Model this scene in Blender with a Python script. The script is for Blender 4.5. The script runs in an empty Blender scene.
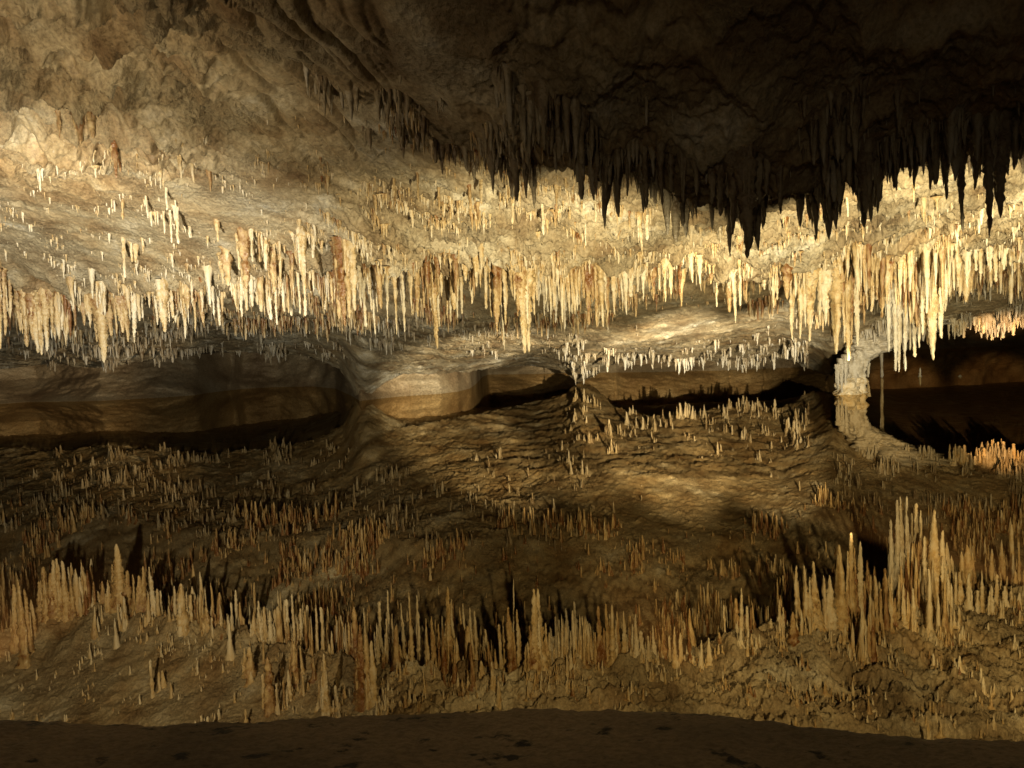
import bpy, math, random
import numpy as np
from mathutils import Vector, Matrix

random.seed(7)
rng = np.random.default_rng(11)
S = bpy.context.scene
COL = S.collection

# ------------------------------------------------------------------ camera
F = 740.0; CX, CY = 512.0, 384.0
CAMZ = 1.2
YH0, YHS = 345.0, 0.038
pitch = math.atan((CY - YH0) / F)
phi = math.atan(YHS)
r0 = np.array([1.0, 0, 0])
fwd = np.array([0, math.cos(pitch), -math.sin(pitch)])
u0 = np.array([0, math.sin(pitch), math.cos(pitch)])
right = r0 * math.cos(phi) - u0 * math.sin(phi)
up = r0 * math.sin(phi) + u0 * math.cos(phi)
CAM = np.array([0, 0, CAMZ])

def yh(x): return YH0 - YHS * (np.asarray(x, float) - CX)

def P(x, y, d):
    """world point seen along the sight line (x, y) at depth d metres"""
    x = np.asarray(x, float); y = np.asarray(y, float); d = np.asarray(d, float)
    dr = (fwd[None, :] + right[None, :] * ((x.ravel() - CX) / F)[:, None]
          + up[None, :] * ((CY - y.ravel()) / F)[:, None])
    s = np.broadcast_to(d, x.shape).ravel() / dr[:, 1]
    return (CAM + dr * s[:, None]).reshape(x.shape + (3,))

def P1(x, y, d): return P(np.array([x]), np.array([y]), np.array([d]))[0]

def on_plane(x, y, z):
    dr = fwd + right * (x - CX) / F + up * (CY - y) / F
    s = (z - CAMZ) / dr[2]
    return CAM + dr * s

cam = bpy.data.cameras.new('camera'); cam.sensor_width = 36; cam.lens = F / 1024 * 36
cam.clip_start = 0.05; cam.clip_end = 300
co = bpy.data.objects.new('camera', cam); COL.objects.link(co)
m = Matrix(((right[0], up[0], -fwd[0], 0), (right[1], up[1], -fwd[1], 0), (right[2], up[2], -fwd[2], CAMZ), (0, 0, 0, 1)))
co.matrix_world = m
S.camera = co

# ------------------------------------------------------------------ noise
_perm = np.random.default_rng(3).permutation(256); _perm = np.concatenate([_perm, _perm, _perm])
_g = np.random.default_rng(4).normal(size=(256, 3)); _g /= np.linalg.norm(_g, axis=1)[:, None]
def noise(p):
    """gradient noise, p (...,3) -> about -1..1"""
    sh = p.shape[:-1]; p = p.reshape(-1, 3)
    i = np.floor(p).astype(int); f = p - i; i &= 255
    w = f * f * f * (f * (f * 6 - 15) + 10)
    out = np.zeros(len(p))
    for dx in (0, 1):
        for dy in (0, 1):
            for dz in (0, 1):
                h = _perm[_perm[_perm[i[:, 0] + dx & 255] + (i[:, 1] + dy & 255)] + (i[:, 2] + dz & 255)] & 255
                g = _g[h]
                v = g[:, 0] * (f[:, 0] - dx) + g[:, 1] * (f[:, 1] - dy) + g[:, 2] * (f[:, 2] - dz)
                wx = w[:, 0] if dx else 1 - w[:, 0]
                wy = w[:, 1] if dy else 1 - w[:, 1]
                wz = w[:, 2] if dz else 1 - w[:, 2]
                out += v * wx * wy * wz
    return (out * 1.5).reshape(sh)

def xyz(a, sx, sy=None, sz=None, off=0.0):
    sy = sx if sy is None else sy; sz = sx if sz is None else sz
    return a * np.array([sx, sy, sz]) + off

def sstep(a, b, x):
    t = np.clip((x - a) / (b - a), 0, 1); return t * t * (3 - 2 * t)

# ------------------------------------------------------------------ mesh helpers
def mesh_np(name, V, Q, mat, tint=None, smooth=True):
    me = bpy.data.meshes.new(name)
    V = np.asarray(V, np.float32); Q = np.asarray(Q, np.int32); n = Q.shape[1]
    me.vertices.add(len(V)); me.vertices.foreach_set('co', V.ravel())
    me.loops.add(Q.size); me.loops.foreach_set('vertex_index', Q.ravel())
    me.polygons.add(len(Q)); me.polygons.foreach_set('loop_start', np.arange(0, Q.size, n, dtype=np.int32))
    me.polygons.foreach_set('loop_total', np.full(len(Q), n, np.int32))
    me.polygons.foreach_set('use_smooth', np.full(len(Q), smooth))
    if tint is not None:
        a = me.attributes.new('tint', 'FLOAT', 'POINT'); a.data.foreach_set('value', np.asarray(tint, np.float32))
    me.update(calc_edges=True); me.validate()
    me.materials.append(mat)
    o = bpy.data.objects.new(name, me); COL.objects.link(o)
    return o

def grid_quads(nu, nv, flip=False):
    i = np.arange(nu * nv).reshape(nu, nv)
    a, b, c, d = i[:-1, :-1].ravel(), i[1:, :-1].ravel(), i[1:, 1:].ravel(), i[:-1, 1:].ravel()
    return np.stack([a, d, c, b] if flip else [a, b, c, d], 1)

def structure(o): o['kind'] = 'structure'; return o
def tag(o, label, cat, group=None, kind=None):
    o['label'] = label; o['category'] = cat
    if group: o['group'] = group
    if kind: o['kind'] = kind
    return o

# ------------------------------------------------------------------ materials
def new_mat(name):
    ma = bpy.data.materials.new(name); ma.use_nodes = True
    nt = ma.node_tree; b = nt.nodes['Principled BSDF']
    return ma, nt, b
def N(nt, t, **k):
    n = nt.nodes.new(t)
    for a, v in k.items():
        if a.startswith('i_'): n.inputs[a[2:].replace('_', ' ')].default_value = v
        else: setattr(n, a, v)
    return n
def ramp(nt, stops):
    r = nt.nodes.new('ShaderNodeValToRGB'); e = r.color_ramp.elements
    while len(e) < len(stops): e.new(0.5)
    for k, (p, c) in enumerate(stops):
        e[k].position = p; e[k].color = (c[0], c[1], c[2], 1)
    return r

def rock_material(name, stops, scale=1.2, bump=0.5, rough=0.6, stain=None, squash=(1, 1, 1), fine=45.0, spec=0.35, white=None):
    ma, nt, b = new_mat(name); L = nt.links.new
    g = N(nt, 'ShaderNodeNewGeometry')
    mp = N(nt, 'ShaderNodeMapping'); mp.inputs['Scale'].default_value = squash
    L(g.outputs['Position'], mp.inputs['Vector'])
    n1 = N(nt, 'ShaderNodeTexNoise', i_Scale=scale, i_Detail=9.0, i_Roughness=0.62); L(mp.outputs[0], n1.inputs['Vector'])
    r = ramp(nt, stops); L(n1.outputs['Fac'], r.inputs['Fac'])
    n2 = N(nt, 'ShaderNodeTexNoise', i_Scale=fine, i_Detail=5.0, i_Roughness=0.7); L(mp.outputs[0], n2.inputs['Vector'])
    m1 = N(nt, 'ShaderNodeMix', data_type='RGBA', blend_type='MULTIPLY'); m1.inputs[0].default_value = 0.55
    r2 = ramp(nt, [(0.34, (0.3, 0.27, 0.24)), (0.6, (1.25, 1.25, 1.25))]); L(n2.outputs['Fac'], r2.inputs['Fac'])
    L(r.outputs['Color'], m1.inputs[6]); L(r2.outputs['Color'], m1.inputs[7])
    col = m1.outputs[2]
    if white:
        n4 = N(nt, 'ShaderNodeTexNoise', i_Scale=0.55, i_Detail=7.0, i_Roughness=0.65); L(g.outputs['Position'], n4.inputs['Vector'])
        r4 = ramp(nt, [(0.30, (1.05, 0.9, 0.70)), (0.46, (1, 0.98, 0.93)), (0.55, (1, 1, 1)), (0.66, (1.4, 1.52, 1.75))]); L(n4.outputs['Fac'], r4.inputs['Fac'])
        m4 = N(nt, 'ShaderNodeMix', data_type='RGBA', blend_type='MULTIPLY'); m4.inputs[0].default_value = 0.85
        L(col, m4.inputs[6]); L(r4.outputs['Color'], m4.inputs[7]); col = m4.outputs[2]
    if stain:
        n3 = N(nt, 'ShaderNodeTexNoise', i_Scale=stain[0], i_Detail=6.0, i_Roughness=0.6); L(mp.outputs[0], n3.inputs['Vector'])
        r3 = ramp(nt, [(stain[1], (0, 0, 0)), (stain[1] + 0.06, (1, 1, 1))]); L(n3.outputs['Fac'], r3.inputs['Fac'])
        mm = N(nt, 'ShaderNodeMix', data_type='RGBA'); L(r3.outputs['Color'], mm.inputs[0])
        L(col, mm.inputs[6]); mm.inputs[7].default_value = (*stain[2], 1); col = mm.outputs[2]
    L(col, b.inputs['Base Color'])
    b.inputs['Roughness'].default_value = rough
    b.inputs['Specular IOR Level'].default_value = spec
    vo = N(nt, 'ShaderNodeTexVoronoi', i_Scale=fine * 0.55); L(mp.outputs[0], vo.inputs['Vector'])
    ad = N(nt, 'ShaderNodeMath', operation='MULTIPLY_ADD'); L(vo.outputs['Distance'], ad.inputs[0]); ad.inputs[1].default_value = 0.5
    L(n2.outputs['Fac'], ad.inputs[2])
    bp = N(nt, 'ShaderNodeBump', i_Strength=bump, i_Distance=0.03); L(ad.outputs[0], bp.inputs['Height'])
    n5 = N(nt, 'ShaderNodeTexNoise', i_Scale=1.7, i_Detail=3.0); L(g.outputs['Position'], n5.inputs['Vector'])
    m5 = N(nt, 'ShaderNodeMapRange'); m5.inputs['From Min'].default_value = 0.38; m5.inputs['From Max'].default_value = 0.62; m5.inputs['To Min'].default_value = bump * 0.25; m5.inputs['To Max'].default_value = bump * 1.2
    L(n5.outputs['Fac'], m5.inputs['Value']); L(m5.outputs[0], bp.inputs['Strength'])
    L(bp.outputs['Normal'], b.inputs['Normal'])
    return ma

def dripstone_material(name, c_a, c_b, c_c, rough=0.42):
    """stalactite skin: tint attribute picks between rust, cream and pale grey; vertical runs and pale growth"""
    ma, nt, b = new_mat(name); L = nt.links.new
    at = N(nt, 'ShaderNodeAttribute', attribute_name='tint')
    g = N(nt, 'ShaderNodeNewGeometry')
    mp = N(nt, 'ShaderNodeMapping'); mp.inputs['Scale'].default_value = (17, 17, 6.0); L(g.outputs['Position'], mp.inputs['Vector'])
    n1 = N(nt, 'ShaderNodeTexNoise', i_Scale=1.0, i_Detail=5.0, i_Roughness=0.6); L(mp.outputs[0], n1.inputs['Vector'])
    ad = N(nt, 'ShaderNodeMath', operation='MULTIPLY_ADD'); L(n1.outputs['Fac'], ad.inputs[0]); ad.inputs[1].default_value = 1.5
    L(at.outputs['Fac'], ad.inputs[2])
    su = N(nt, 'ShaderNodeMath', operation='SUBTRACT'); L(ad.outputs[0], su.inputs[0]); su.inputs[1].default_value = 0.75
    r = ramp(nt, [(0.05, c_a), (0.5, c_b), (0.95, c_c)]); L(su.outputs[0], r.inputs['Fac'])
    L(r.outputs['Color'], b.inputs['Base Color'])
    rr = N(nt, 'ShaderNodeMapRange'); rr.inputs['From Min'].default_value = 0.35; rr.inputs['From Max'].default_value = 0.65; rr.inputs['To Min'].default_value = 0.22; rr.inputs['To Max'].default_value = 0.6
    L(n1.outputs['Fac'], rr.inputs['Value']); L(rr.outputs[0], b.inputs['Roughness']); b.inputs['Specular IOR Level'].default_value = 0.55
    n2 = N(nt, 'ShaderNodeTexNoise', i_Scale=48.0, i_Detail=5.0); L(g.outputs['Position'], n2.inputs['Vector'])
    bp = N(nt, 'ShaderNodeBump', i_Strength=0.7, i_Distance=0.02); L(n2.outputs['Fac'], bp.inputs['Height'])
    L(bp.outputs['Normal'], b.inputs['Normal'])
    return ma

M_CEIL = rock_material('cave_rock', [(0.25, (0.14, 0.09, 0.048)), (0.42, (0.32, 0.245, 0.145)), (0.58, (0.44, 0.365, 0.235)), (0.78, (0.58, 0.53, 0.42))], 2.2, 0.9, 0.55, white=True)
M_WALL = rock_material('cave_wall_clay', [(0.3, (0.19, 0.125, 0.065)), (0.5, (0.33, 0.245, 0.14)), (0.7, (0.46, 0.38, 0.25))], 0.7, 0.7, 0.6, squash=(1, 1, 1.2), fine=20,
                       stain=(1.1, 0.66, (0.09, 0.055, 0.03)))
M_BANK = rock_material('bank_mud', [(0.3, (0.15, 0.105, 0.057)), (0.6, (0.27, 0.195, 0.11))], 1.6, 0.8, 0.7, stain=(12.0, 0.60, (0.014, 0.011, 0.011)), squash=(0.7, 1.5, 1), fine=60)
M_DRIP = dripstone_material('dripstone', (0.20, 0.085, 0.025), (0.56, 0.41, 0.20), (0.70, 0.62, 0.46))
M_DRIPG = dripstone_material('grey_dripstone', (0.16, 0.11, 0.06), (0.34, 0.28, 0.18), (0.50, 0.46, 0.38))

def water_material():
    ma, nt, b = new_mat('still_water'); L = nt.links.new
    b.inputs['Base Color'].default_value = (0.010, 0.0046, 0.0014, 1)
    b.inputs['Roughness'].default_value = 0.0
    b.inputs['IOR'].default_value = 1.62
    b.inputs['Specular Tint'].default_value = (1.0, 0.72, 0.36, 1)
    g = N(nt, 'ShaderNodeNewGeometry')
    n = N(nt, 'ShaderNodeTexNoise', i_Scale=1.5, i_Detail=2.0); L(g.outputs['Position'], n.inputs['Vector'])
    bp = N(nt, 'ShaderNodeBump', i_Strength=0.012, i_Distance=0.02); L(n.outputs['Fac'], bp.inputs['Height'])
    L(bp.outputs['Normal'], b.inputs['Normal'])
    fr = N(nt, 'ShaderNodeFresnel'); fr.inputs['IOR'].default_value = 1.85; L(bp.outputs['Normal'], fr.inputs['Normal'])
    gl = N(nt, 'ShaderNodeBsdfGlossy'); gl.inputs['Color'].default_value = (1.0, 0.82, 0.53, 1); gl.inputs['Roughness'].default_value = 0.0
    L(bp.outputs['Normal'], gl.inputs['Normal'])
    df = N(nt, 'ShaderNodeBsdfDiffuse'); df.inputs['Color'].default_value = (0.010, 0.0046, 0.0014, 1)
    mx = N(nt, 'ShaderNodeMixShader'); L(fr.outputs[0], mx.inputs[0]); L(df.outputs[0], mx.inputs[1]); L(gl.outputs[0], mx.inputs[2])
    L(mx.outputs[0], nt.nodes['Material Output'].inputs['Surface'])
    return ma
M_WATER = water_material()

# ------------------------------------------------------------------ ceiling
# profile knots per sight column: (depth, picture height of the rock there)
XS = [-420, -150, 0, 50, 100, 150, 200, 250, 300, 340, 356, 366, 385, 405, 450, 490, 530, 566, 578, 592, 612, 650, 720, 780, 812, 832, 855, 900, 960, 1024, 1200, 1450]
def ip(xs, ys): return np.interp(XS, xs, ys)
XSA = np.array(XS, float)
def hy(h, d): return yh(XSA) - F * (h - CAMZ) / d     # picture height of something h metres up at depth d
kn = []
one = np.ones(len(XS))
kn.append((1.7 * one, hy(ip([-420, 200, 600, 1450], [2.95, 2.95, 2.75, 2.7]), 1.7)))
d = 3.3 * one; kn.append((d, hy(ip([-420, 0, 300, 500, 700, 1450], [2.95, 2.95, 2.72, 2.72, 2.62, 2.6]), d)))
d = ip([-420, 0, 300, 500, 700, 1024, 1450], [5.2, 5.2, 4.7, 4.3, 4.2, 4.3, 4.3])
kn.append((d, ip([-420, 0, 100, 200, 300, 420, 520, 600, 680, 760, 860, 940, 1024, 1450], [120, 112, 108, 98, 92, 105, 135, 160, 178, 182, 150, 128, 118, 105])))
d = ip([-420, 0, 200, 400, 520, 650, 750, 900, 1024, 1450], [7.2, 7.2, 6.6, 6.0, 5.9, 5.9, 5.9, 6.2, 6.5, 6.5])
kn.append((d, ip([-420, 0, 100, 200, 300, 400, 520, 650, 760, 830, 900, 960, 1024, 1450], [205, 200, 198, 195, 190, 198, 212, 214, 214, 208, 200, 198, 196, 190])))
lipd = ip([-420, 0, 100, 200, 300, 400, 520, 650, 750, 830, 900, 960, 1024, 1450], [9.6, 9.3, 9.5, 8.6, 7.9, 7.2, 7.0, 7.1, 7.3, 7.5, 8.2, 8.8, 9.0, 9.3])
lipy = ip([-420, -150, 0, 50, 100, 150, 200, 250, 300, 400, 450, 520, 600, 650, 700, 750, 790, 830, 870, 900, 960, 1024, 1450], [300, 290, 284, 294, 298, 292, 286, 276, 270, 266, 263, 270, 265, 268, 264, 274, 271, 264, 256, 258, 262, 255, 250])
kn.append((lipd, lipy))
liph = CAMZ + (yh(XSA) - lipy) / F * lipd
d = lipd + 0.25; kn.append((d, hy(liph + 0.24, d)))
d = lipd + 1.2; kn.append((d, hy(liph + 0.36, d)))
d = ip([-420, 0, 100, 200, 300, 450, 650, 750, 830, 900, 960, 1024, 1450], [14, 14, 14, 12.5, 12, 10.6, 10.4, 10.8, 11.5, 11.8, 12, 12.2, 12.5])
kn.append((d, ip([-420, 0, 100, 200, 300, 400, 450, 560, 620, 650, 750, 830, 900, 960, 1024, 1450], [325, 326, 330, 318, 312, 315, 318, 312, 301, 297, 298, 310, 288, 281, 276, 262])))
d = ip([-420, 0, 200, 300, 450, 566, 650, 780, 830, 900, 1024, 1450], [17, 17, 16, 15.5, 14.2, 14.0, 12.9, 13.2, 14, 13.2, 13.3, 13.3])
kn.append((d, ip([-420, 0, 100, 200, 300, 385, 405, 450, 566, 620, 650, 720, 780, 830, 855, 900, 960, 1024, 1450], [350, 348, 345, 326, 324, 340, 342, 344, 346, 344, 339, 330, 322, 340, 325, 318, 312, 308, 296])))
d = ip([-420, 0, 100, 200, 340, 366, 385, 405, 450, 490, 530, 578, 592, 612, 650, 780, 812, 832, 855, 900, 1024, 1450], [20, 20, 19, 19, 19, 18.5, 18, 17.3, 18, 20, 22.5, 22.5, 22.5, 20, 18.5, 18.5, 19, 17, 14.6, 14, 14, 14])
kn.append((d, ip([-420, 0, 50, 100, 150, 200, 250, 300, 325, 340, 350, 356, 366, 385, 405, 450, 490, 530, 555, 566, 578, 592, 612, 650, 720, 780, 800, 812, 832, 845, 855, 900, 960, 1024, 1450],
            [372, 368, 362, 367, 359, 352, 350, 353.5, 360, 368, 380, 396, 398, 380, 373, 371, 369, 364.5, 366, 371, 383, 377, 364, 358, 361, 357, 362, 368, 376, 356, 338, 326, 320, 317, 304])))
h9 = CAMZ + (yh(XSA) - kn[-1][1]) / F * kn[-1][0]
ris = ip([-420, 345, 366, 480, 500, 570, 590, 830, 850, 1450], [.0, .0, .0, .0, .06, .08, .08, .08, .3, .3])
d = kn[-1][0] + 0.5; kn.append((d, hy(h9 + ris, d)))
d = np.where(ris < .15, np.where(XSA > 360, 28.5, 33.0), kn[-2][0] + 2.5); kn.append((d, hy(np.where(ris < .15, np.where((XSA > 485) & (XSA < 840), 1.35, h9 + .06), np.maximum(h9 + 0.6, 1.6)), d)))
kn.append((48 * one, hy(2.3 * one, 48)))
K = len(kn)
KD = np.array([k[0] for k in kn]); KY = np.array([k[1] for k in kn])

ux = np.concatenate([np.arange(-420, -30, 6.0), np.arange(-30, 1054, 1.35), np.arange(1054, 1450, 6.0)])
seg = [8, 90, 130, 150, 190, 40, 40, 90, 90, 90, 16, 16, 14][:K - 1]
tt = np.concatenate([k + np.arange(n) / n for k, n in enumerate(seg)] + [[K - 1.0]])
def smooth_interp(xq, xk, yk):
    y = np.interp(xq, xk, yk)
    return y
D = np.zeros((len(ux), len(tt))); Y = np.zeros_like(D)
for arr, src in ((D, KD), (Y, KY)):
    cols = np.array([np.interp(ux, XSA, src[k]) for k in range(K)])       # K x nu
    cols2 = cols.copy()
    for k in range(K):                                                     # soften the corners between columns
        w = 5 if k >= 8 else 15
        ker = np.hanning(w + 2)[1:-1]; ker /= ker.sum()
        cols2[k] = np.convolve(np.pad(cols[k], w // 2, mode='edge'), ker, 'valid')
    # monotone-ish cubic through the knots, linear at the lips
    ti = np.minimum(tt.astype(int), K - 2); f = tt - ti
    a = cols2[ti].T; b_ = cols2[ti + 1].T
    arr[:] = a + (b_ - a) * f[None, :]
UX, TT = np.meshgrid(ux, tt, indexing='ij')
# smooth profile across the first knots so that it has no creases
def blur_t(A, lo, hi, w):
    ker = np.hanning(w + 2)[1:-1]; ker /= ker.sum()
    B = np.apply_along_axis(lambda v: np.convolve(np.pad(v, w // 2, mode='edge'), ker, 'valid'), 1, A)
    mk = sstep(lo, lo + 0.3, tt) * (1 - sstep(hi - 0.3, hi, tt))
    return A * (1 - mk) + B * mk
D = blur_t(D, 0.6, 3.9, 71); Y = blur_t(Y, 0.6, 3.9, 71)
CE = P(UX, Y, D)
base_pts = CE.copy()
# relief
near = 1 - sstep(2.2, 3.4, TT)
left = 1 - sstep(250, 420, UX)
smooth_zone = sstep(2.5, 2.9, TT) * (1 - sstep(3.85, 3.97, TT)) * (1 - sstep(230, 420, UX))
far = sstep(6.5, 7.0, TT)
strip = sstep(6.8, 7.1, TT) * (1 - sstep(7.9, 8.1, TT)) * sstep(580, 620, UX)
pocket = near * (1 - sstep(60, 300, UX))
rough = 1.0 - 0.72 * smooth_zone
q = base_pts
n1 = noise(xyz(q, 0.9, 0.9, 0.9, 3.1)); n2 = noise(xyz(q, 2.3, 2.3, 2.3, 9.4)); n3 = noise(xyz(q, 6.0, 6.0, 6.0, 1.7))
n4 = noise(xyz(q, 15, 15, 15, 5.2)); n5 = noise(xyz(q, 34, 34, 34, 2.2))
calm0 = 1 - 0.75 * sstep(190, 260, UX) * (1 - sstep(430, 520, UX)) * near
rough = rough * calm0
dz = 0.05 * n1 * rough
dz += 0.05 * n2 * rough * (1 - 0.5 * strip)
dz += (0.035 * n3 + 0.030 * n4 + 0.016 * n5) * (rough - 0.45 * strip) * (1 - 0.45 * far)
pop = 1 - np.abs(noise(xyz(q, 7.5, 7.5, 7.5, 91.0))) * 2.2; dz -= 0.045 * np.clip(pop, 0, 1) ** 2 * (rough - 0.6 * strip) * (1 - 0.6 * sstep(4.5, 5.5, TT)) * (1 - 0.6 * near)
pop = 1 - np.abs(noise(xyz(q, 17, 17, 17, 92.0))) * 2.2; dz -= 0.026 * np.clip(pop, 0, 1) ** 2 * (rough - 0.6 * strip) * (1 - 0.6 * sstep(4.5, 5.5, TT)) * (1 - 0.6 * near)
# pendants and pockets in the near ceiling
rid = 1 - np.abs(noise(xyz(q, 1.7, 1.7, 1.7, 20.0))) * 2
calm = 1 - 0.75 * sstep(190, 260, UX) * (1 - sstep(430, 520, UX)) * near
dz -= near * calm * (0.16 * np.clip(rid, 0, 1) ** 2 * (0.6 + 0.4 * pocket) + 0.08 * n2)
warp = np.stack([q[..., 0] + 0.5 * q[..., 1] + 0.15 * n2, (q[..., 1] - 0.5 * q[..., 0]) * 0.45 + 0.1 * n2, q[..., 2]], -1)
pk = noise(xyz(warp, 5.0, 5.0, 2.0, 7.7)); dz += pocket * (0.20 * np.clip(pk, 0, 1) - 0.05 * np.clip(-pk, 0, 1))
pk2 = noise(xyz(warp, 11.0, 11.0, 4.0, 3.3)); dz += pocket * 0.05 * pk2
# bedding ledges on the lit middle ceiling
mid = sstep(2.6, 3.0, TT) * (1 - sstep(3.9, 3.98, TT)) * sstep(280, 430, UX)
sw = q[..., 1] * 3.1 + 0.9 * n1 + 0.7 * n2; saw = sw - np.floor(sw)
dz += mid * 0.11 * (saw ** 3 - 0.3)
nl = sstep(0.6, 0.9, TT) * (1 - sstep(2.6, 3.0, TT)) * (1 - sstep(330, 430, UX))
across = q[..., 0] - 0.28 * q[..., 1]; along = q[..., 1] + 0.28 * q[..., 0]
st1 = 1 - np.abs(noise(np.stack([across * 4.5 + 0.25 * n2, along * 0.9, 0 * across + 5], -1))) * 3
st2 = 1 - np.abs(noise(np.stack([across * 10 + 0.3 * n2, along * 1.8, 0 * across + 15], -1))) * 3
dz += nl * (0.075 * np.clip(st1, 0, 1) ** 2 + 0.035 * np.clip(st2, 0, 1) ** 2)
dz += mid * (0.11 * np.clip(noise(xyz(q, 1.4, 2.6, 0.5, 61.0)), -0.3, 1))
lipz = sstep(3.55, 3.95, TT) * (1 - sstep(4.25, 4.6, TT))
ln = noise(xyz(q * np.array([1, 0.4, 0]), 3.2, 3.2, 1, 71.0)); ln2 = noise(xyz(q * np.array([1, 0.5, 0]), 8.0, 8.0, 1, 73.0))
dz -= lipz * (0.13 * np.clip(ln, -0.7, 1) + 0.06 * ln2)
# flow lines on the smooth left ceiling
fl = noise(xyz(q, 0.9, 3.4, 1.0, 31.0)); dz += smooth_zone * 0.03 * (1 - np.abs(fl) * 2)
# pits among nodules
pit = noise(xyz(q, 9, 9, 9, 44.0)); dz += (0.05 * np.clip(pit - 0.22, 0, 1)) * (1 - far * 0.5) * rough
dz -= (0.05 * np.clip(noise(xyz(q, 11, 11, 11, 77.0)) - 0.2, 0, 1)) * (rough)
CE[..., 2] += dz * np.where(TT > 11.2, 0.3, 1.0)
CE[..., 1] += (0.10 * noise(xyz(q, 1.6, 1.6, 1.6, 55.0)) + 0.05 * noise(xyz(q, 4.2, 4.2, 4.2, 65.0))) * sstep(3.5, 3.9, TT) * (1 - sstep(8.2, 8.8, TT))
ceil = structure(mesh_np('cave_ceiling', CE.reshape(-1, 3), grid_quads(len(ux), len(tt)), M_CEIL))

def row(t): return int(np.argmin(np.abs(tt - t)))
def colx(x): return int(np.argmin(np.abs(ux - x)))

# ------------------------------------------------------------------ back wall
shore = [(-420, 418), (-100, 407), (0, 404), (30, 402), (100, 401), (170, 397), (195, 395), (215, 392), (240, 389), (275, 387), (315, 386.5), (335, 388.5), (350, 395), (360, 401), (372, 399.5), (400, 396.5), (440, 393.8), (458, 391.5), (470, 388.5), (477, 383), (482, 377), (488, 374.5), (530, 374), (575, 373), (650, 372), (720, 370.5), (780, 368), (830, 366.5), (848, 358), (870, 352), (1024, 345), (1450, 326)]
sx = np.array([s[0] for s in shore], float); sy = np.array([s[1] for s in shore], float)
wu = np.concatenate([np.arange(-420, -20, 8.0), np.arange(-20, 1050, 1.8), np.arange(1050, 1450, 8.0)])
wy = np.interp(wu, sx, sy)
wd = F * CAMZ / np.maximum(wy - yh(wu), 14)
wz = np.concatenate([[-0.5, -0.2], np.linspace(-0.06, 1.5, 70), np.linspace(1.6, 3.5, 8)])
WD, WZ = np.meshgrid(wd, wz, indexing='ij'); WU, _ = np.meshgrid(wu, wz, indexing='ij')
lean = 0.9 * (1 - np.exp(-np.maximum(WZ, 0) * 1.3)) * np.where(WU < 230, 2.2, 1.0) + np.minimum(WZ, 0) * 1.0
DD = WD + lean
W = P(WU, yh(WU) - F * (WZ - CAMZ) / DD, DD)
nb = 0.5 * noise(xyz(W, 0.45, 0.45, 0.6, 4.0)) + 0.16 * noise(xyz(W, 1.6, 1.6, 2.4, 14.0)) + 0.07 * noise(xyz(W, 5, 5, 7, 24.0)) + 0.03 * noise(xyz(W, 12, 12, 16, 34.0))
W[..., 1] += nb * sstep(-0.05, 0.3, WZ)
# the long cracks in the right hand wall
for cx, sl, wd_ in ((731.5, 0.05, 1.6), (765, -0.5, 1.3), (616, -0.3, 0.9)):
    W[..., 1] += 0.35 * np.exp(-((WU - cx - sl * 6 * (WZ - 0.3)) / wd_) ** 2) * sstep(-0.1, 0.05, WZ)
structure(mesh_np('cave_wall', W.reshape(-1, 3), grid_quads(len(wu), len(wz), True), M_WALL))

# ------------------------------------------------------------------ water and bank
V = [(-40, 1.2, 0), (40, 1.2, 0), (40, 60, 0), (-40, 60, 0)]
structure(mesh_np('water', V, [[0, 1, 2, 3]], M_WATER, smooth=False))
ed = [(-500, 728), (0, 724), (150, 726), (300, 722), (420, 716), (520, 711), (620, 713), (700, 717), (780, 723), (840, 731), (900, 738), (960, 742), (1024, 742), (1500, 740)]
bx = np.arange(-500, 1500, 3.0); by = np.interp(bx, [e[0] for e in ed], [e[1] for e in ed])
E = np.array([on_plane(a, b, 0.10) for a, b in zip(bx, by)])
prof = [(0.10, -0.4), (0.035, -0.1), (0.02, -0.03), (0.0, 0.0), (-0.02, 0.012), (-0.06, 0.018), (-0.12, 0.02)] + [(-s, 0.02) for s in np.linspace(0.15, 2.4, 110)] + [(-5, 0.02)]
B = np.zeros((len(bx), len(prof), 3))
for j, (dy_, dz_) in enumerate(prof):
    B[:, j, 0] = E[:, 0] * (1 if dy_ > -1 else 1 + 0.2 * -dy_); B[:, j, 1] = E[:, 1] + dy_; B[:, j, 2] = E[:, 2] + dz_
B[..., 2] += (0.018 * noise(xyz(B, 2.2, 2.2, 0, 1.0)) + 0.007 * noise(xyz(B, 9, 9, 0, 2.0)) + 0.006 * noise(xyz(B, 28, 28, 0, 2.0)) + 0.004 * noise(xyz(B, 60, 60, 0, 2.0))) * (B[..., 2] > 0.02)
structure(mesh_np('ground', B.reshape(-1, 3), grid_quads(len(bx), len(prof)), M_BANK))

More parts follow.
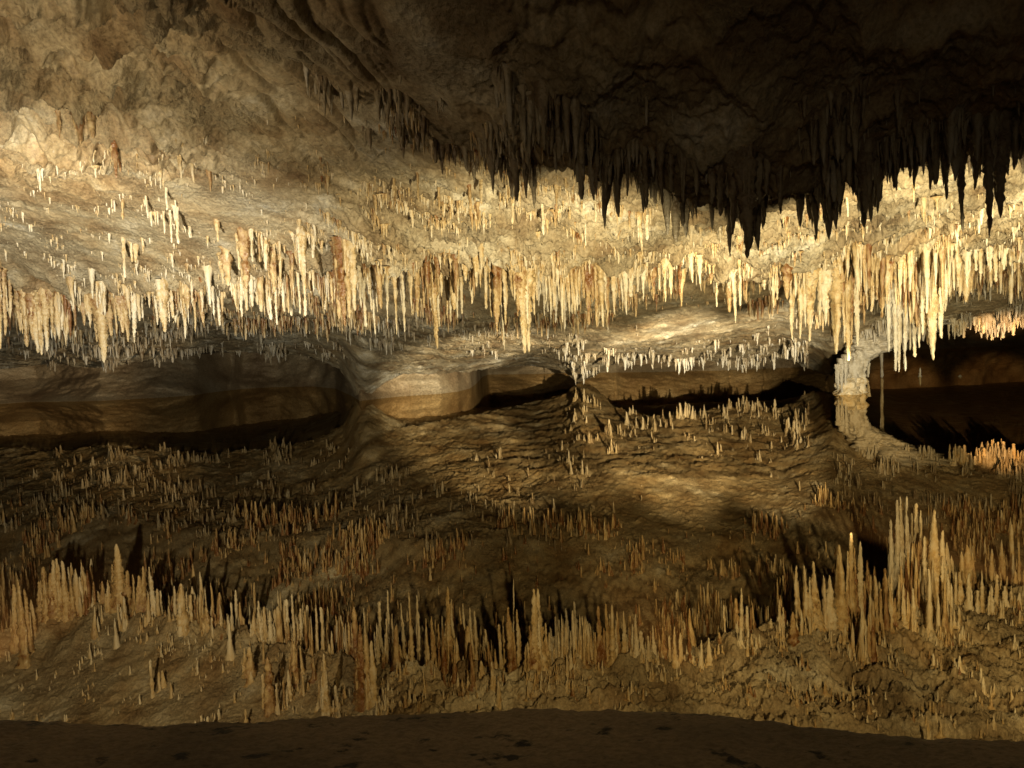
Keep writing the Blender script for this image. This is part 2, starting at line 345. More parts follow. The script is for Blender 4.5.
# ------------------------------------------------------------------ stalactites
def drip(L, r, ns, nr, style, seed, rootflare=0.4):
    """rings of a stalactite hanging from 0 to -L: returns (V, Q, T)"""
    rg = np.random.default_rng(seed)
    t = np.linspace(0, 1, nr) ** 0.9
    if style == 'straw': prof = np.full(nr, 0.8) * (1 - 0.4 * t)
    elif style == 'cone': prof = (1 - t) ** 0.8 * 0.95 + 0.08
    else: prof = (1 - t ** 1.5) * 0.75 + 0.22
    prof = prof + rootflare * np.exp(-t * 8)
    m = max(3, nr // 2)
    amp = 0.17 * min(1.0, 0.05 / max(r, 0.01)) if r < 0.9 else 0.15
    knob = 1 + amp * np.interp(t, np.linspace(0, 1, m), rg.normal(size=m)) + amp * 0.7 * rg.normal(size=nr)
    prof = prof * np.clip(knob, 0.5, 1.6)
    prof[-1] *= 0.45
    ang = np.linspace(0, 2 * np.pi, ns, endpoint=False) + rg.uniform(0, 6)
    ph = rg.uniform(0, 6, 2) + np.cumsum(rg.normal(size=(nr, 2)), 0) * 0.25
    lob = 1 + 0.16 * np.sin(ang[None, :] * 2 + ph[:, :1]) + 0.13 * np.sin(ang[None, :] * 3 + ph[:, 1:])
    wx = np.cumsum(rg.normal(size=nr)) * min(r, 0.02 if r < 0.9 else 1) * 0.07; wy_ = np.cumsum(rg.normal(size=nr)) * min(r, 0.02 if r < 0.9 else 1) * 0.07
    wx -= wx[0]; wy_ -= wy_[0]
    bump = 1 + rg.normal(size=(nr, ns)) * 0.09
    R = r * prof[:, None] * lob * bump
    V = np.zeros((nr, ns, 3))
    V[..., 0] = wx[:, None] + R * np.cos(ang); V[..., 1] = wy_[:, None] + R * np.sin(ang); V[..., 2] = (-L * t)[:, None]
    V[1:-1, :, 2] += rg.normal(size=(nr - 2, ns)) * L / nr * 0.15
    V = np.concatenate([V.reshape(-1, 3), [[wx[-1], wy_[-1], -L - 0.3 * r * prof[-1]]]])
    i = np.arange(nr * ns).reshape(nr, ns); j = np.roll(i, -1, 1)
    Q = np.stack([i[:-1].ravel(), i[1:].ravel(), j[1:].ravel(), j[:-1].ravel()], 1)
    tip = nr * ns
    T = np.stack([i[-1], np.full(ns, tip), j[-1], j[-1]], 1)
    return V, Q, T

def stalactite(root, L, r, style, mat, tint, seed, ns=11, sides=None):
    rg = np.random.default_rng(seed + 77)
    nr = int(np.clip(L / 0.018, 10, 46))
    V, Q, T = drip(L, r, ns, nr, style, seed)
    VV, FF, TV = [V], Q.tolist() + [t[:3] for t in T.tolist()], []
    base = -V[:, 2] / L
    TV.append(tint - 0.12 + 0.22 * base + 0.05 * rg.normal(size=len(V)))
    off = len(V)
    if sides is None: sides = 0 if r < 0.02 else (rg.integers(1, 3) if r < 0.04 else rg.integers(2, 5))
    for k in range(sides):                               # drips that have grown into its flank
        a = rg.uniform(0, 6.28); l2 = L * rg.uniform(0.3, 0.85); r2 = r * rg.uniform(0.3, 0.55)
        v, q, t = drip(l2, r2, 8, int(np.clip(l2 / 0.02, 8, 30)), 'col', seed * 7 + k)
        v[:, 0] += math.cos(a) * r * 0.75; v[:, 1] += math.sin(a) * r * 0.75
        VV.append(v); FF += (q + off).tolist() + [x[:3] for x in (t + off).tolist()]; off += len(v)
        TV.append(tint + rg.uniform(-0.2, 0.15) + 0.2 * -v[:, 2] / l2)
    V = np.concatenate(VV)
    me = bpy.data.meshes.new('stalactite')
    me.from_pydata(V.tolist(), [], FF)
    me.polygons.foreach_set('use_smooth', np.ones(len(FF), bool))
    a = me.attributes.new('tint', 'FLOAT', 'POINT')
    a.data.foreach_set('value', np.clip(np.concatenate(TV), 0, 1).astype(np.float32))
    me.materials.append(mat)
    o = bpy.data.objects.new('stalactite', me); COL.objects.link(o)
    o.location = root
    return o

def root_at(x, ytop, tmin=1.0, tmax=4.0):
    """first place on the ceiling seen at (x, ytop)"""
    c = colx(x); a, b = row(tmin), row(tmax)
    j = a + int(np.argmin(np.abs(Y[c, a:b + 1] - ytop)))
    return CE[c, j], D[c, j]

# clusters drawn from the photograph: (tip x, tip y, root y, width in px, tint, style)
A, C_, W_, G_ = 0.25, 0.55, 0.85, -1
cl = {}
cl['amber curtain at left picture edge'] = [(1, 349, 262, 9, .45, 'col'), (6, 336, 268, 8, .35, 'col'), (11, 318, 280, 7, .5, 'col'), (-6, 340, 270, 9, .4, 'col')]
cl['broad amber bundle on the left'] = [(22, 331, 293, 8, .35, 'col'), (28, 347, 292, 10, .4, 'col'), (33, 340, 290, 9, .25, 'col'), (38, 353, 294, 10, .5, 'col'), (43, 355, 294, 9, .55, 'col'), (48, 351, 295, 9, .55, 'col'), (53, 333, 297, 7, .4, 'col')]
cl['gap right of broad amber bundle'] = [(60, 312, 296, 4, .7, 'straw'), (63, 330, 300, 4, .8, 'straw'), (73, 312, 297, 5, .75, 'cone'), (79, 308, 295, 4, .5, 'straw')]
cl['row around the tallest left cone'] = [(76, 326, 298, 4, .3, 'straw'), (84, 326, 296, 5, .35, 'col'), (90, 328, 293, 8, .6, 'cone'), (97, 342, 299, 8, .4, 'col'), (104, 363, 298, 17, .48, 'cone'), (110, 336, 296, 9, .3, 'col'), (116, 334, 293, 5, .4, 'col'), (122, 333, 293, 8, .45, 'col'), (127, 342, 295, 7, .35, 'col'), (136, 343, 296, 9, .9, 'cone'), (142, 318, 293, 5, .8, 'straw')]
cl['cream group before the dark recess'] = [(157.5, 325, 292, 5, .7, 'col'), (166, 332, 284, 13, .6, 'col'), (173, 318, 288, 5, .6, 'straw')]
cl['small row left of amber shelf'] = [(184, 318, 286, 5, .45, 'col'), (188, 310, 282, 9, .5, 'col'), (193, 302, 278, 5, .6, 'straw'), (203, 312, 284, 4, .7, 'straw'), (209, 305, 281, 5, .85, 'col'), (214, 315, 284, 4, .75, 'straw'), (220, 326, 286, 4, .85, 'straw')]
cl['amber shelf on left ceiling'] = [(222, 284, 254, 5, .55, 'col'), (228, 286, 252, 11, .35, 'col'), (239, 270, 234, 5, .6, 'straw'), (247, 289, 233, 12, .3, 'col'), (253, 262, 232, 5, .75, 'straw'), (260, 262, 236, 4, .4, 'straw'), (267, 271, 240, 6, .75, 'cone'), (274, 292, 250, 10, .32, 'col'), (281, 263, 243, 4, .7, 'straw')]
cl['pale row under the amber shelf'] = [(236, 308, 280, 8, .75, 'cone'), (242, 317, 282, 8, .8, 'col'), (247, 311, 283, 5, .6, 'straw'), (253, 307, 285, 8, .85, 'col'), (259, 304, 284, 7, .75, 'col'), (272, 320, 285, 5, .85, 'straw'), (277, 325, 286, 4, .8, 'straw'), (285, 312, 283, 5, .75, 'straw'), (292, 316, 283, 5, .7, 'straw'), (299, 314, 282, 4, .75, 'straw'), (306, 316, 280, 5, .7, 'straw')]
cl['tall group left of brown columns'] = [(296, 265, 236, 6, .6, 'cone'), (304, 295, 232, 9, .62, 'col'), (313, 258, 238, 5, .75, 'straw'), (325, 310, 276, 9, .7, 'cone'), (333, 304, 276, 9, .6, 'cone')]
cl['brown striped column cluster above arch'] = [(338, 300, 240, 9, .12, 'col'), (344, 326, 238, 12, .2, 'col'), (349, 318, 237, 8, .45, 'col'), (354, 311, 238, 9, .62, 'col')]
cl['left fringe of the middle lip'] = [(361, 308, 272, 5, .85, 'cone'), (366, 327, 288, 6, .9, 'straw'), (370, 310, 285, 5, .8, 'straw'), (374, 334, 292, 4, .85, 'straw'), (378, 312, 290, 5, .8, 'col'), (382, 306, 284, 5, .85, 'cone'), (389, 322, 300, 6, .75, 'cone'), (397, 335, 292, 7, .55, 'cone'), (405, 332, 294, 6, .8, 'col'), (411.5, 315, 280, 6, .7, 'col'), (419, 317, 282, 7, .35, 'col')]
cl['middle lip group above pale bank'] = [(425, 308, 282, 5, .3, 'col'), (431, 312, 276, 6, .85, 'col'), (436, 349, 276, 9, .45, 'col'), (440.5, 327, 295, 7, .7, 'col'), (448, 318, 293, 5, .65, 'col'), (452.5, 322, 292, 5, .75, 'col'), (457.5, 318, 292, 5, .75, 'col'), (462, 314, 290, 5, .7, 'straw')]
cl['brown cluster left of centre'] = [(466, 281, 258, 7, .6, 'col'), (472, 304, 276, 6, .75, 'col'), (476.5, 287, 250, 7, .6, 'col'), (481.5, 273, 246, 8, .65, 'cone'), (487, 309, 278, 5, .7, 'straw'), (492, 317, 280, 4, .55, 'straw'), (499, 332, 270, 9, .3, 'col'), (503, 351, 290, 5, .95, 'cone'), (507, 325, 276, 7, .65, 'col'), (513, 297, 262, 7, .6, 'col')]
cl['longest central cream bundle'] = [(519, 316, 262, 10, .3, 'col'), (524, 353, 264, 12, .62, 'col'), (528.5, 352, 266, 11, .68, 'col'), (534, 315, 267, 6, .5, 'col')]
cl['grey straws right of centre'] = [(539, 306, 272, 5, .85, 'col'), (544, 316, 272, 4, .6, 'straw'), (549, 312, 272, 4, .6, 'straw'), (556, 323, 272, 6, .7, 'col'), (561, 316, 272, 4, .65, 'straw'), (566, 330, 272, 9, .5, 'cone'), (572, 312, 272, 4, .5, 'straw'), (579, 305, 272, 4, .6, 'straw')]
cl['rust striped bundle right of centre'] = [(584, 298, 268, 5, .45, 'straw'), (589, 325, 266, 9, .2, 'col'), (593, 302, 266, 7, .15, 'col'), (598, 327, 268, 7, .4, 'col'), (603, 327, 264, 9, .62, 'col'), (608, 318, 266, 7, .4, 'col'), (614, 315, 270, 7, .6, 'cone')]
cl['frosty row over the yellow slope'] = [(621, 303, 266, 5, .85, 'straw'), (626.5, 315, 264, 9, .92, 'cone'), (632, 297, 264, 6, .9, 'straw'), (638, 292, 264, 6, .9, 'straw'), (644.5, 301, 266, 5, .85, 'cone'), (653, 301, 264, 9, .15, 'cone'), (660, 290, 264, 5, .7, 'straw'), (665.5, 302, 260, 6, .75, 'col'), (671, 295, 260, 5, .65, 'col'), (680.5, 296, 264, 5, .1, 'straw'), (691, 283, 262, 6, .85, 'col'), (700, 284, 262, 5, .8, 'col')]
cl['short group above yellow slope end'] = [(711, 284, 266, 5, .3, 'col'), (717.5, 307, 272, 4, .85, 'straw'), (729.5, 312, 272, 11, .22, 'col'), (734.5, 323, 272, 7, .85, 'col'), (740, 306, 272, 5, .75, 'straw'), (764, 290, 270, 5, .75, 'straw'), (773, 308, 270, 7, .75, 'cone'), (777.5, 300, 270, 5, .75, 'straw')]
cl['cream daggers left of flowstone pillar'] = [(787, 300, 262, 8, .3, 'col'), (793, 340, 272, 7, .7, 'col'), (801, 339, 270, 11, .62, 'col'), (809, 342, 270, 9, .6, 'col'), (815, 312, 268, 8, .6, 'cone'), (820, 326, 268, 6, .75, 'col'), (825.5, 325, 264, 13, .92, 'cone'), (837, 354, 262, 19, .52, 'cone'), (847, 361, 262, 12, .45, 'col'), (852, 345, 262, 7, .2, 'col'), (857, 346, 264, 9, .85, 'col'), (863, 325, 262, 7, .15, 'col')]
cl['amber curtain above the flowstone pillar'] = [(866, 300, 254, 6, .65, 'col'), (872, 312, 254, 7, .7, 'col'), (877, 300, 250, 6, .4, 'col'), (882, 318, 252, 9, .3, 'col'), (887, 304, 248, 8, .62, 'col'), (891, 290, 246, 6, .35, 'col'), (895, 309, 250, 7, .65, 'cone'), (901, 302, 246, 8, .7, 'cone'), (906, 290, 246, 7, .3, 'col'), (911, 292, 248, 6, .7, 'col')]
cl['low grey group beside flowstone pillar'] = [(889, 352, 280, 8, .88, 'col'), (895, 371, 278, 9, .75, 'col'), (899, 372, 280, 8, .65, 'col'), (904.5, 371, 280, 8, .8, 'col'), (911, 350, 282, 8, .5, 'col')]
cl['great cream group on the right'] = [(914, 357, 290, 8, .8, 'col'), (919, 348, 288, 6, .75, 'col'), (922, 335, 256, 9, .85, 'col'), (928, 345, 258, 10, .35, 'col'), (933, 360, 255, 21, .62, 'cone'), (941, 320, 254, 13, .55, 'cone'), (947, 291, 256, 7, .5, 'col')]
cl['bright short row at far right'] = [(953, 283, 256, 6, .65, 'col'), (959.5, 287, 256, 6, .6, 'col'), (966.5, 288, 252, 8, .95, 'col'), (975, 271, 250, 6, .8, 'straw'), (981, 274, 250, 5, .6, 'straw'), (989, 272, 250, 7, .8, 'col'), (995, 282, 250, 5, .6, 'straw'), (1004, 270, 248, 6, .92, 'col'), (1011, 266, 246, 6, .75, 'straw'), (1019, 263, 244, 6, .7, 'col')]
near_cl = 'shadowed curtain hanging nearest the viewer'
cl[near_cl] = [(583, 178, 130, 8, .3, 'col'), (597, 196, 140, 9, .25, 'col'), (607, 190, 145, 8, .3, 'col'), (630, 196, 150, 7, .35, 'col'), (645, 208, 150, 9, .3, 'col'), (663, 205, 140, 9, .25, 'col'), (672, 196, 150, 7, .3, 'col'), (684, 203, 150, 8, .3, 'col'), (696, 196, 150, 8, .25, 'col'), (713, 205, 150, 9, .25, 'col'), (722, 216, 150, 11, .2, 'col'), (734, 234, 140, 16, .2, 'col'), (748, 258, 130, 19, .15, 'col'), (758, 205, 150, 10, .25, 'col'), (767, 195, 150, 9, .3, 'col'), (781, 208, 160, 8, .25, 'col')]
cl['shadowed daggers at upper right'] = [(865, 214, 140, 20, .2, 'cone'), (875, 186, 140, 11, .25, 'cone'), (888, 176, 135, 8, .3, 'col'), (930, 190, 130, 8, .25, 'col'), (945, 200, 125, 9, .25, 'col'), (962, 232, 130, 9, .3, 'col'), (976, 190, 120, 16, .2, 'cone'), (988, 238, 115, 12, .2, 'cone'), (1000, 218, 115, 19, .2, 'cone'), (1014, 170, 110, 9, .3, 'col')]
cl['scattered drips on left ceiling'] = [(116, 178, 142, 7, .1, 'col'), (121, 172, 150, 4, .15, 'straw'), (126, 278, 240, 5, .7, 'straw'), (132, 262, 243, 5, .6, 'straw'), (137, 263, 246, 5, .6, 'col'), (143, 254, 240, 6, .6, 'col'), (147, 218, 198, 4, .8, 'straw'), (165, 234, 214, 4, .8, 'straw'), (172, 243, 210, 4, .8, 'straw'), (178, 244, 208, 6, .75, 'straw'), (124, 220, 200, 4, .5, 'straw'), (168, 210, 190, 4, .85, 'straw'), (190, 238, 226, 4, .8, 'straw'), (60, 140, 112, 6, .3, 'cone'), (80, 146, 100, 9, .2, 'col'), (92, 138, 104, 14, .25, 'col'), (210, 192, 165, 6, .2, 'col'), (194, 182, 160, 5, .4, 'straw'), (181, 178, 150, 5, .6, 'straw'), (218, 242, 222, 6, .4, 'col')]
cl['scattered drips on middle ceiling'] = [(395, 205, 176, 4, .4, 'straw'), (418, 200, 170, 4, .5, 'straw'), (440, 210, 186, 4, .4, 'straw'), (470, 212, 184, 5, .4, 'straw'), (482, 204, 178, 5, .5, 'straw'), (513, 224, 186, 5, .6, 'straw'), (520, 214, 186, 4, .5, 'straw'), (543, 235, 198, 5, .8, 'straw'), (586, 246, 216, 4, .85, 'straw'), (596, 222, 200, 4, .6, 'straw'), (640, 256, 205, 6, .65, 'col'), (648, 240, 206, 5, .8, 'straw'), (692, 244, 212, 6, .6, 'col'), (702, 246, 216, 6, .7, 'col'), (720, 246, 218, 6, .75, 'col'), (794, 262, 248, 7, .25, 'col'), (847, 217, 190, 4, .8, 'straw'), (810, 203, 176, 4, .7, 'straw'), (915, 202, 172, 5, .6, 'straw'), (924, 222, 190, 5, .4, 'col')]

ORD = ['leftmost', 'second', 'third', 'fourth', 'fifth', 'sixth', 'seventh', 'eighth', 'ninth', 'tenth', 'eleventh', 'twelfth', 'thirteenth', 'fourteenth', 'fifteenth', 'sixteenth', 'seventeenth', 'eighteenth', 'nineteenth', 'twentieth']
grey_clusters = {'grey straws right of centre', 'low grey group beside flowstone pillar'}
count = 0
for cname, items in cl.items():
    items = sorted(items)
    tips = [i[1] for i in items]
    for k, (x, yt, y0, w, tint, style) in enumerate(items):
        if cname in (near_cl,) or 'upper right' in cname:
            rt, d_ = root_at(x, y0, 1.4, 2.4)
        elif 'scattered' in cname:
            rt, d_ = root_at(x, y0, 1.2, 3.95)
        else:
            rt, d_ = root_at(x, min(y0, Y[colx(x), row(4.0)]), 2.6, 4.0)
            over = y0 - Y[colx(x), row(4.0)]
            if over > 3:                            # springs from the back of the lip
                j = row(4.2 + min(over, 26) / 26 * 1.0); rt = CE[colx(x), j]; d_ = D[colx(x), j]
        tip = P1(x, yt, d_)
        X0, Y0 = tip[0], tip[1]
        top = rt[2] + 0.05
        L = top - tip[2]
        if L < 0.03: L = 0.03
        r = max(0.008, 0.5 * w * d_ / F * 0.98)
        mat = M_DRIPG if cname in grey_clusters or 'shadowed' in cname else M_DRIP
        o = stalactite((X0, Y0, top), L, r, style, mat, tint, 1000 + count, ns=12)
        colour = ('rust brown' if tint < .24 else 'amber' if tint < .5 else 'cream' if tint < .72 else 'pale' if tint < .86 else 'white')
        if mat is M_DRIPG: colour = 'dark brown' if 'shadowed' in cname else 'grey'
        size = {'straw': 'thin', 'cone': 'tapering', 'col': 'knobbly'}[style]
        if w >= 11: size = 'thick ' + size
        place = ('leftmost' if k == 0 else 'rightmost' if k == len(items) - 1 else ORD[k] + ' from left')
        tag(o, '%s %s stalactite, %s in the %s' % (size, colour, place, cname), 'stalactite', 'stalactites in the ' + cname)
        count += 1

# repeats that nothing tells apart: fringes
def fringe(n, x0, x1, t0, t1, l0, l1, w0, w1, t_lo, t_hi, mat, label, group):
    global count
    for k in range(n):
        x = x0 + (x1 - x0) * (k + rng.uniform(0.1, 0.9)) / n
        t = rng.uniform(t0, t1); c, j = colx(x), row(t)
        rt = CE[c, j]; d_ = D[c, j]
        L = rng.uniform(l0, l1) * d_ / F + 0.05; r = 0.5 * rng.uniform(w0, w1) * d_ / F * 0.8
        o = stalactite((rt[0], rt[1], rt[2] + 0.05), L, r, random.choice(['straw', 'cone', 'col', 'col']), mat, rng.uniform(t_lo, t_hi), 5000 + count, ns=9)
        tag(o, label, 'stalactite', group); count += 1
fringe(30, 948, 1030, 8.8, 9.15, 8, 24, 4, 8, .6, .95, M_DRIP, 'pale short stalactite in the low fringe over the black passage', 'low fringe over the black passage')
left_n = max(0, 300 - count)
print('stalactites so far', count)

# the rest of them, past three hundred, as one object
def batch(specs, name, mat, label, group=None):
    VV, QQ, TI = [], [], []
    off = 0
    templ = [drip(1.0, 1.0, 6, 9, st, 300 + i, 1.3 if i % 2 else 0.6) for i, st in enumerate(['straw', 'cone', 'col', 'col', 'straw', 'cone', 'col', 'straw', 'col', 'cone', 'col', 'col'])]
    for i in range(6):                                   # knots of drips grown together at the root
        rg = np.random.default_rng(900 + i); V0, Q0, T0 = templ[[2, 5, 6, 9, 10, 11][i]]; n0 = len(V0)
        Vs, Qs, Ts = [V0], [Q0], [T0]
        for k in range(int(rg.integers(2, 5))):
            v, q, t = drip(1.0, 1.0, 6, 9, 'col', 950 + i * 9 + k, 1.2); sc = rg.uniform(.45, .8); a = rg.uniform(0, 6.28); ro = rg.uniform(1.0, 2.2)
            v = v * np.array([sc, sc, rg.uniform(.3, .85)]); v[:, 0] += math.cos(a) * ro; v[:, 1] += math.sin(a) * ro
            o_ = n0 * (k + 1); Vs.append(v); Qs.append(q + o_); Ts.append(t + o_)
        templ.append((np.concatenate(Vs), np.concatenate(Qs), np.concatenate(Ts)))
    for (x, y, z, L, r, tint) in specs:
        V, Q, T = templ[rng.integers(len(templ))]
        a = rng.uniform(0, 6.28); ca, sa = math.cos(a), math.sin(a)
        v = np.empty_like(V)
        v[:, 0] = x + r * (V[:, 0] * ca - V[:, 1] * sa); v[:, 1] = y + r * (V[:, 0] * sa + V[:, 1] * ca); v[:, 2] = z + L * np.clip(V[:, 2], -1.02, 0)
        VV.append(v); QQ.append(np.concatenate([Q, T]) + off); off += len(v)
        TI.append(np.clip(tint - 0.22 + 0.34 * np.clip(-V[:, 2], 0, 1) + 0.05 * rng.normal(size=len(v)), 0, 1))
    V = np.concatenate(VV); Q = np.concatenate(QQ)
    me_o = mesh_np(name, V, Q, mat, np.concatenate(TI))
    tag(me_o, label, 'stalactites', group, 'stuff')
    return me_o

def scatter(n, x0, x1, t0, t1, l0, l1, w0, w1, t_lo, t_hi, clump=2.2, power=1.6, mask=None):
    out = []; tries = 0
    while len(out) < n and tries < n * 30:
        tries += 1
        x = rng.uniform(x0, x1); t = rng.uniform(t0, t1)
        c, j = colx(x), row(t); rt = CE[c, j]
        nn = noise(np.array([[rt[0] * clump, rt[1] * clump, 3.3]]))[0]
        if rng.uniform() > np.clip(0.12 + 2.6 * (nn - 0.02), 0.05, 1): continue
        if mask and rng.uniform() > mask(x, t): continue
        d_ = D[c, j]
        s = rng.uniform() ** power
        s *= 0.55 + 0.9 * np.clip(0.5 + nn, 0, 1)
        L = (l0 + (l1 - l0) * s) * d_ / F; r = 0.5 * (w0 + (w1 - w0) * s) * d_ / F
        tint = np.clip(rng.uniform(t_lo, t_hi) + 0.25 * noise(np.array([[rt[0] * 1.1, rt[1] * 1.1, 8.8]]))[0], 0, 1)
        out.append((rt[0], rt[1], rt[2] + 0.04, L + 0.04, r, tint))
    return out
sp = []
sp += scatter(260, -60, 1080, 3.75, 4.15, 3, 30, 1.6, 6, .2, .95, power=3, clump=4.0)
sp += scatter(240, -60, 1080, 4.3, 6.0, 6, 46, 1.8, 6, .1, .9, power=2.2, clump=2.6)
sp += scatter(110, -60, 1080, 4.3, 5.4, 12, 46, 4, 11, .1, .8, power=1.6, clump=2.6)
sp += scatter(1500, -60, 1080, 4.7, 6.5, 3, 24, 1.2, 4, .1, .8, power=2.6, clump=1.0)
sp += scatter(1700, -60, 360, 5.6, 7.5, 2, 15, 1.2, 3.6, .1, .6, power=2.2, clump=1.0)
sp += scatter(1200, 330, 1060, 5.6, 6.75, 3, 18, 1.3, 4, .1, .7, power=2.6, clump=1.0)
sp += scatter(1300, 330, 1060, 6.5, 7.25, 2, 16, 1.2, 3.6, .1, .6, power=2.8, clump=1.0)
sp += scatter(110, 170, 360, 4.1, 6.0, 10, 44, 1.8, 5, .3, .9, clump=4)
sp += scatter(130, 535, 590, 4.1, 5.5, 14, 44, 2.0, 4.5, .4, .9)
sp += scatter(220, 855, 950, 3.6, 5.5, 14, 60, 3, 7, .2, .9)
sp += scatter(1900, 300, 1080, 2.9, 3.95, 1.5, 11, 1.2, 4, .3, .95, power=3, clump=3)
sp += scatter(700, -40, 420, 2.2, 3.95, 1, 6, 1.2, 3, .5, .9, power=2, clump=3)
sp += scatter(150, -40, 330, 2.4, 3.95, 1.5, 14, 1.2, 3.6, .5, .95, power=2.6, clump=3)
sp += scatter(900, 300, 700, 2.0, 3.0, 2, 14, 1.4, 4, .3, .8, power=2.4, clump=3)
batch(sp, 'small_stalactites', M_DRIP, 'countless small cream and amber drips crowding the ceiling and its lip')
sp = []
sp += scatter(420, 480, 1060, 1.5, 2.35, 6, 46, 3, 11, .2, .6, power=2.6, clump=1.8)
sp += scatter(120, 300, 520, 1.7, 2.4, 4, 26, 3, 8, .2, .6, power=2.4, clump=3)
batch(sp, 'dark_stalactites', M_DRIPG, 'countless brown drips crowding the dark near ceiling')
ramp_in = lambda a, b: (lambda x, t: float(sstep(a, b, x)))
sp = []
sp += scatter(420, 40, 345, 8.0, 9.2, 1, 9, 1.2, 4.0, .2, .8, power=2.5, clump=1.2)
sp += scatter(330, 600, 810, 8.2, 9.1, 1, 12, 1.0, 4, .3, 1.0, mask=ramp_in(600, 680), power=3, clump=1.2)
sp += scatter(70, 555, 640, 8.2, 8.8, 1, 12, 1.2, 3.6, .3, .8, mask=lambda x, t: 1 - abs(x - 595) / 45)
sp += scatter(300, 860, 1060, 8.6, 9.2, 3, 16, 2.2, 5, .6, 1.0)
sp += scatter(1300, -40, 1060, 6.9, 8.2, 2, 12, 1.2, 3.2, .2, .8, power=2.5, mask=lambda x, t: 0.06 if x > 590 and x < 830 else 1)
batch(sp, 'far_stalactites', M_DRIPG, 'countless small grey drips fringing the low rock at the back of the lake')

# ------------------------------------------------------------------ flowstone pillar and far specks
def limb(name, pts, radii, mat, ns=28, nr=60, rough=0.16, seed=0):
    pts = np.array(pts); s = np.linspace(0, 1, len(pts)); q_ = np.linspace(0, 1, nr)
    # gentle spline through the points
    path = np.stack([np.interp(q_, s, pts[:, i]) for i in range(3)], 1); rad = np.interp(q_, s, radii)
    ker = np.hanning(13)[1:-1]; ker /= ker.sum()
    for i in range(3): path[:, i] = np.convolve(np.pad(path[:, i], 5, mode='edge'), ker, 'valid')
    ang = np.linspace(0, 2 * np.pi, ns, endpoint=False)
    V = np.zeros((nr, ns, 3))
    V[..., 0] = path[:, None, 0] + rad[:, None] * np.cos(ang); V[..., 1] = path[:, None, 1] + rad[:, None] * np.sin(ang); V[..., 2] = path[:, None, 2]
    dirn = np.stack([np.cos(ang), np.sin(ang), 0 * ang], 1)[None]
    nn = noise(xyz(V, 3, 3, 3, seed)) + 0.8 * noise(xyz(V, 9, 9, 2.5, seed)) + 0.9 * (0.5 - np.abs(noise(xyz(V, 14, 14, 4, seed)))) + 0.5 * noise(xyz(V, 28, 28, 10, seed))
    V += dirn * (nn * rad[:, None] * rough * 2)[..., None]
    i = np.arange(nr * ns).reshape(nr, ns); j = np.roll(i, -1, 1)
    Q = np.stack([i[:-1].ravel(), j[:-1].ravel(), j[1:].ravel(), i[1:].ravel()], 1)
    return mesh_np(name, V.reshape(-1, 3), Q, mat, np.full(nr * ns, .8))
pd = 14.5
pl = [P1(905, 318, pd), P1(888, 333, pd), P1(870, 346, pd), P1(858, 358, pd), P1(852, 372, pd), P1(850, 384, pd), P1(848, 397, pd)]
root = bpy.data.objects.new('flowstone_pillar', None); COL.objects.link(root); root.location = (pl[-1][0], pl[-1][1], 0)
tag(root, 'pale knobbly flowstone pillar slanting from the right shelf down into the lake', 'pillar')
lm = limb('limb', pl, [.75, .55, .32, .22, .17, .15, .15], M_DRIPG, ns=56, nr=120, rough=.26, seed=5)
ft = limb('foot', [P1(851, 377, pd), P1(849, 388, pd), P1(848, 398, pd)], [.16, .2, .27], M_DRIP, ns=48, nr=50, rough=.4, seed=9)
for o in (lm, ft):
    o.parent = root; o.matrix_parent_inverse = Matrix.Translation(-root.location)
ft['label'] = 'rough white crusted foot at the waterline'
for k, (x, y0, y1, r) in enumerate([(838, 372, 391, .05), (841, 366, 393, .06), (845, 362, 388, .06)]):
    a = P1(x, y0, pd - 0.25); b = P1(x, y1, pd - 0.25)
    o = stalactite((a[0], a[1], a[2] + .15), a[2] - b[2] + .15, r, 'col', M_DRIPG, .9, 7000 + k)
    tag(o, ['leftmost white dripstone finger', 'middle white dripstone finger', 'right white dripstone finger'][k] + ' on the left foot of the flowstone pillar', 'stalactite', 'white fingers on the pillar foot')
a = P1(881.5, 300, 18.9); b = P1(881.5, 378, 18.9)
o = stalactite((b[0], b[1], 2.2), 2.2 - 0.0, .075, 'straw', M_DRIPG, .55, 7100)
tag(o, 'long thin stalactite reaching right down to the water, right of the flowstone pillar', 'stalactite')
b = P1(868, 379, 18.4)
o = stalactite((b[0], b[1], .40), .36, .05, 'straw', M_DRIP, .95, 7101); o.location = (b[0], b[1], .42)
tag(o, 'small white drip just above the water between pillar and long thin stalactite', 'stalactite')
def nub(name, x, yb, d, w, h, label, seed):
    b = P1(x, yb, d)
    V, Q, T = drip(h, w, 9, 10, 'col', seed); V[:, 2] = V[:, 2] * -1
    me = bpy.data.meshes.new(name); me.from_pydata(V.tolist(), [], [f[::-1] for f in Q.tolist()] + [t[:3][::-1] for t in T.tolist()])
    a = me.attributes.new('tint', 'FLOAT', 'POINT'); a.data.foreach_set('value', np.full(len(V), .95, np.float32))
    for p in me.polygons: p.use_smooth = True
    me.materials.append(M_DRIP); o = bpy.data.objects.new(name, me); COL.objects.link(o); o.location = (b[0], b[1], -0.01)
    tag(o, label, 'stalagmite'); return o
nub('stalagmite', 920, 376.5, 18.8, .05, .24, 'small white stalagmite standing out of the water in the black passage', 8001)
nub('stalagmite', 960, 377, 18.2, .05, .06, 'tiny white stone tip breaking the black water at far right', 8002)

# ------------------------------------------------------------------ light
wld = bpy.data.worlds.new('World'); S.world = wld; wld.use_nodes = True
wld.node_tree.nodes['Background'].inputs['Color'].default_value = (1, 0.8, 0.55, 1)
wld.node_tree.nodes['Background'].inputs['Strength'].default_value = 0.03

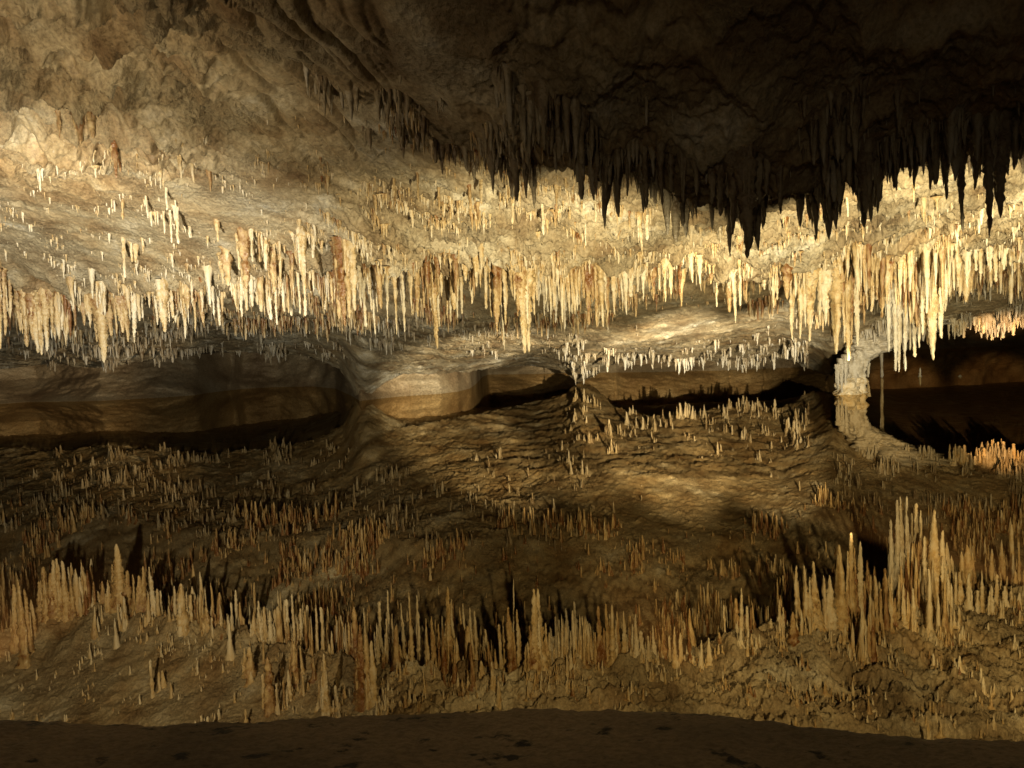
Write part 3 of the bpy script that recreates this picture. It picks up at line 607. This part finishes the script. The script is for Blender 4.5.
def spot(name, loc, target, power, angle, blend, color=(1, 0.80, 0.50), radius=0.04):
    l = bpy.data.lights.new(name, 'SPOT'); l.energy = power; l.spot_size = math.radians(angle); l.spot_blend = blend
    l.color = color; l.shadow_soft_size = radius
    o = bpy.data.objects.new(name, l); COL.objects.link(o); o.location = loc
    o.rotation_euler = (Vector(target) - Vector(loc)).to_track_quat('-Z', 'Y').to_euler()
    return o
def beam(name, x, az, E, power, ang, blend, color, y=2.55, z=0.05):
    e = math.radians(E); a = math.radians(az)
    d = Vector((math.sin(a) * math.cos(e), math.cos(a) * math.cos(e), math.sin(e)))
    return spot(name, (x, y, z), Vector((x, y, z)) + d * 8, power, ang, blend, color)
WARM = (1, 0.85, 0.52)
beam('flood_and_fill', 0.6, -4, 18, 1500, 60, 0.85, WARM)
beam('flood_and_fill', 2.4, 12, 18, 1900, 52, 0.45, WARM)
beam('flood_and_fill', 3.9, 22, 18, 1700, 46, 0.45, WARM)
beam('flood_and_fill', -2.2, -26, 8, 3000, 88, 1.0, (1, 0.93, 0.75))
beam('flood_and_fill', -1.6, -30, 38, 310, 84, 1.0, (1, 0.84, 0.55))  # second left lamp, added to spread light over the upper left ceiling
for az, E, pw in ((20, 1.0, 4000), (-15, 2.4, 15000), (-7, 2.4, 9500), (1, 4, 18000), (10, 4, 14000)):  # narrow beams for the back wall; rightmost is added to lift the dark passage
    beam('flood_and_fill', 2.6, az, E, pw, 14, 0.7, (1, 0.86, 0.60))
for az in (25, 31):
    beam('flood_and_fill', 3.9, az, 3.6, 15000, 7, 0.6, (1, 0.62, 0.30))  # amber fill added so the passage rock glows in the water's reflection
beam('flood_and_fill', 5.0, -44, 1.0, 9000, 12, 0.8, (1, 0.80, 0.52))  # unseen beam added to brighten the brown left bank at the back
spot('ceiling_fill', (-3.4, 0.9, 0.5), (-2.8, 3.6, 2.9), 230, 84, 1.0, (1, 0.76, 0.46))  # unseen fill off to the left, added to brighten the upper left ceiling
spot('rear_fill', (-0.4, -1.2, 1.7), (0.1, 2.2, 0.0), 46, 100, 0.8, (1, 0.78, 0.46), 0.06)  # fill added behind the viewer to lighten the near bank
spot('rear_fill', (-1.2, -1.6, 1.0), (-1.4, 3.0, 3.0), 12, 80, 1.0, (1, 0.74, 0.46), 0.1)  # weak upward fill, added to lift the dark near ceiling

# ------------------------------------------------------------------ render settings
S.view_settings.view_transform = 'Standard'; S.view_settings.look = 'None'
S.view_settings.exposure = 0.0; S.view_settings.gamma = 1
S.render.engine = 'CYCLES'
S.cycles.use_denoising = True
S.cycles.max_bounces = 5; S.cycles.diffuse_bounces = 3; S.cycles.glossy_bounces = 3
S.cycles.caustics_reflective = False; S.cycles.caustics_refractive = False
S.cycles.sample_clamp_indirect = 4.0
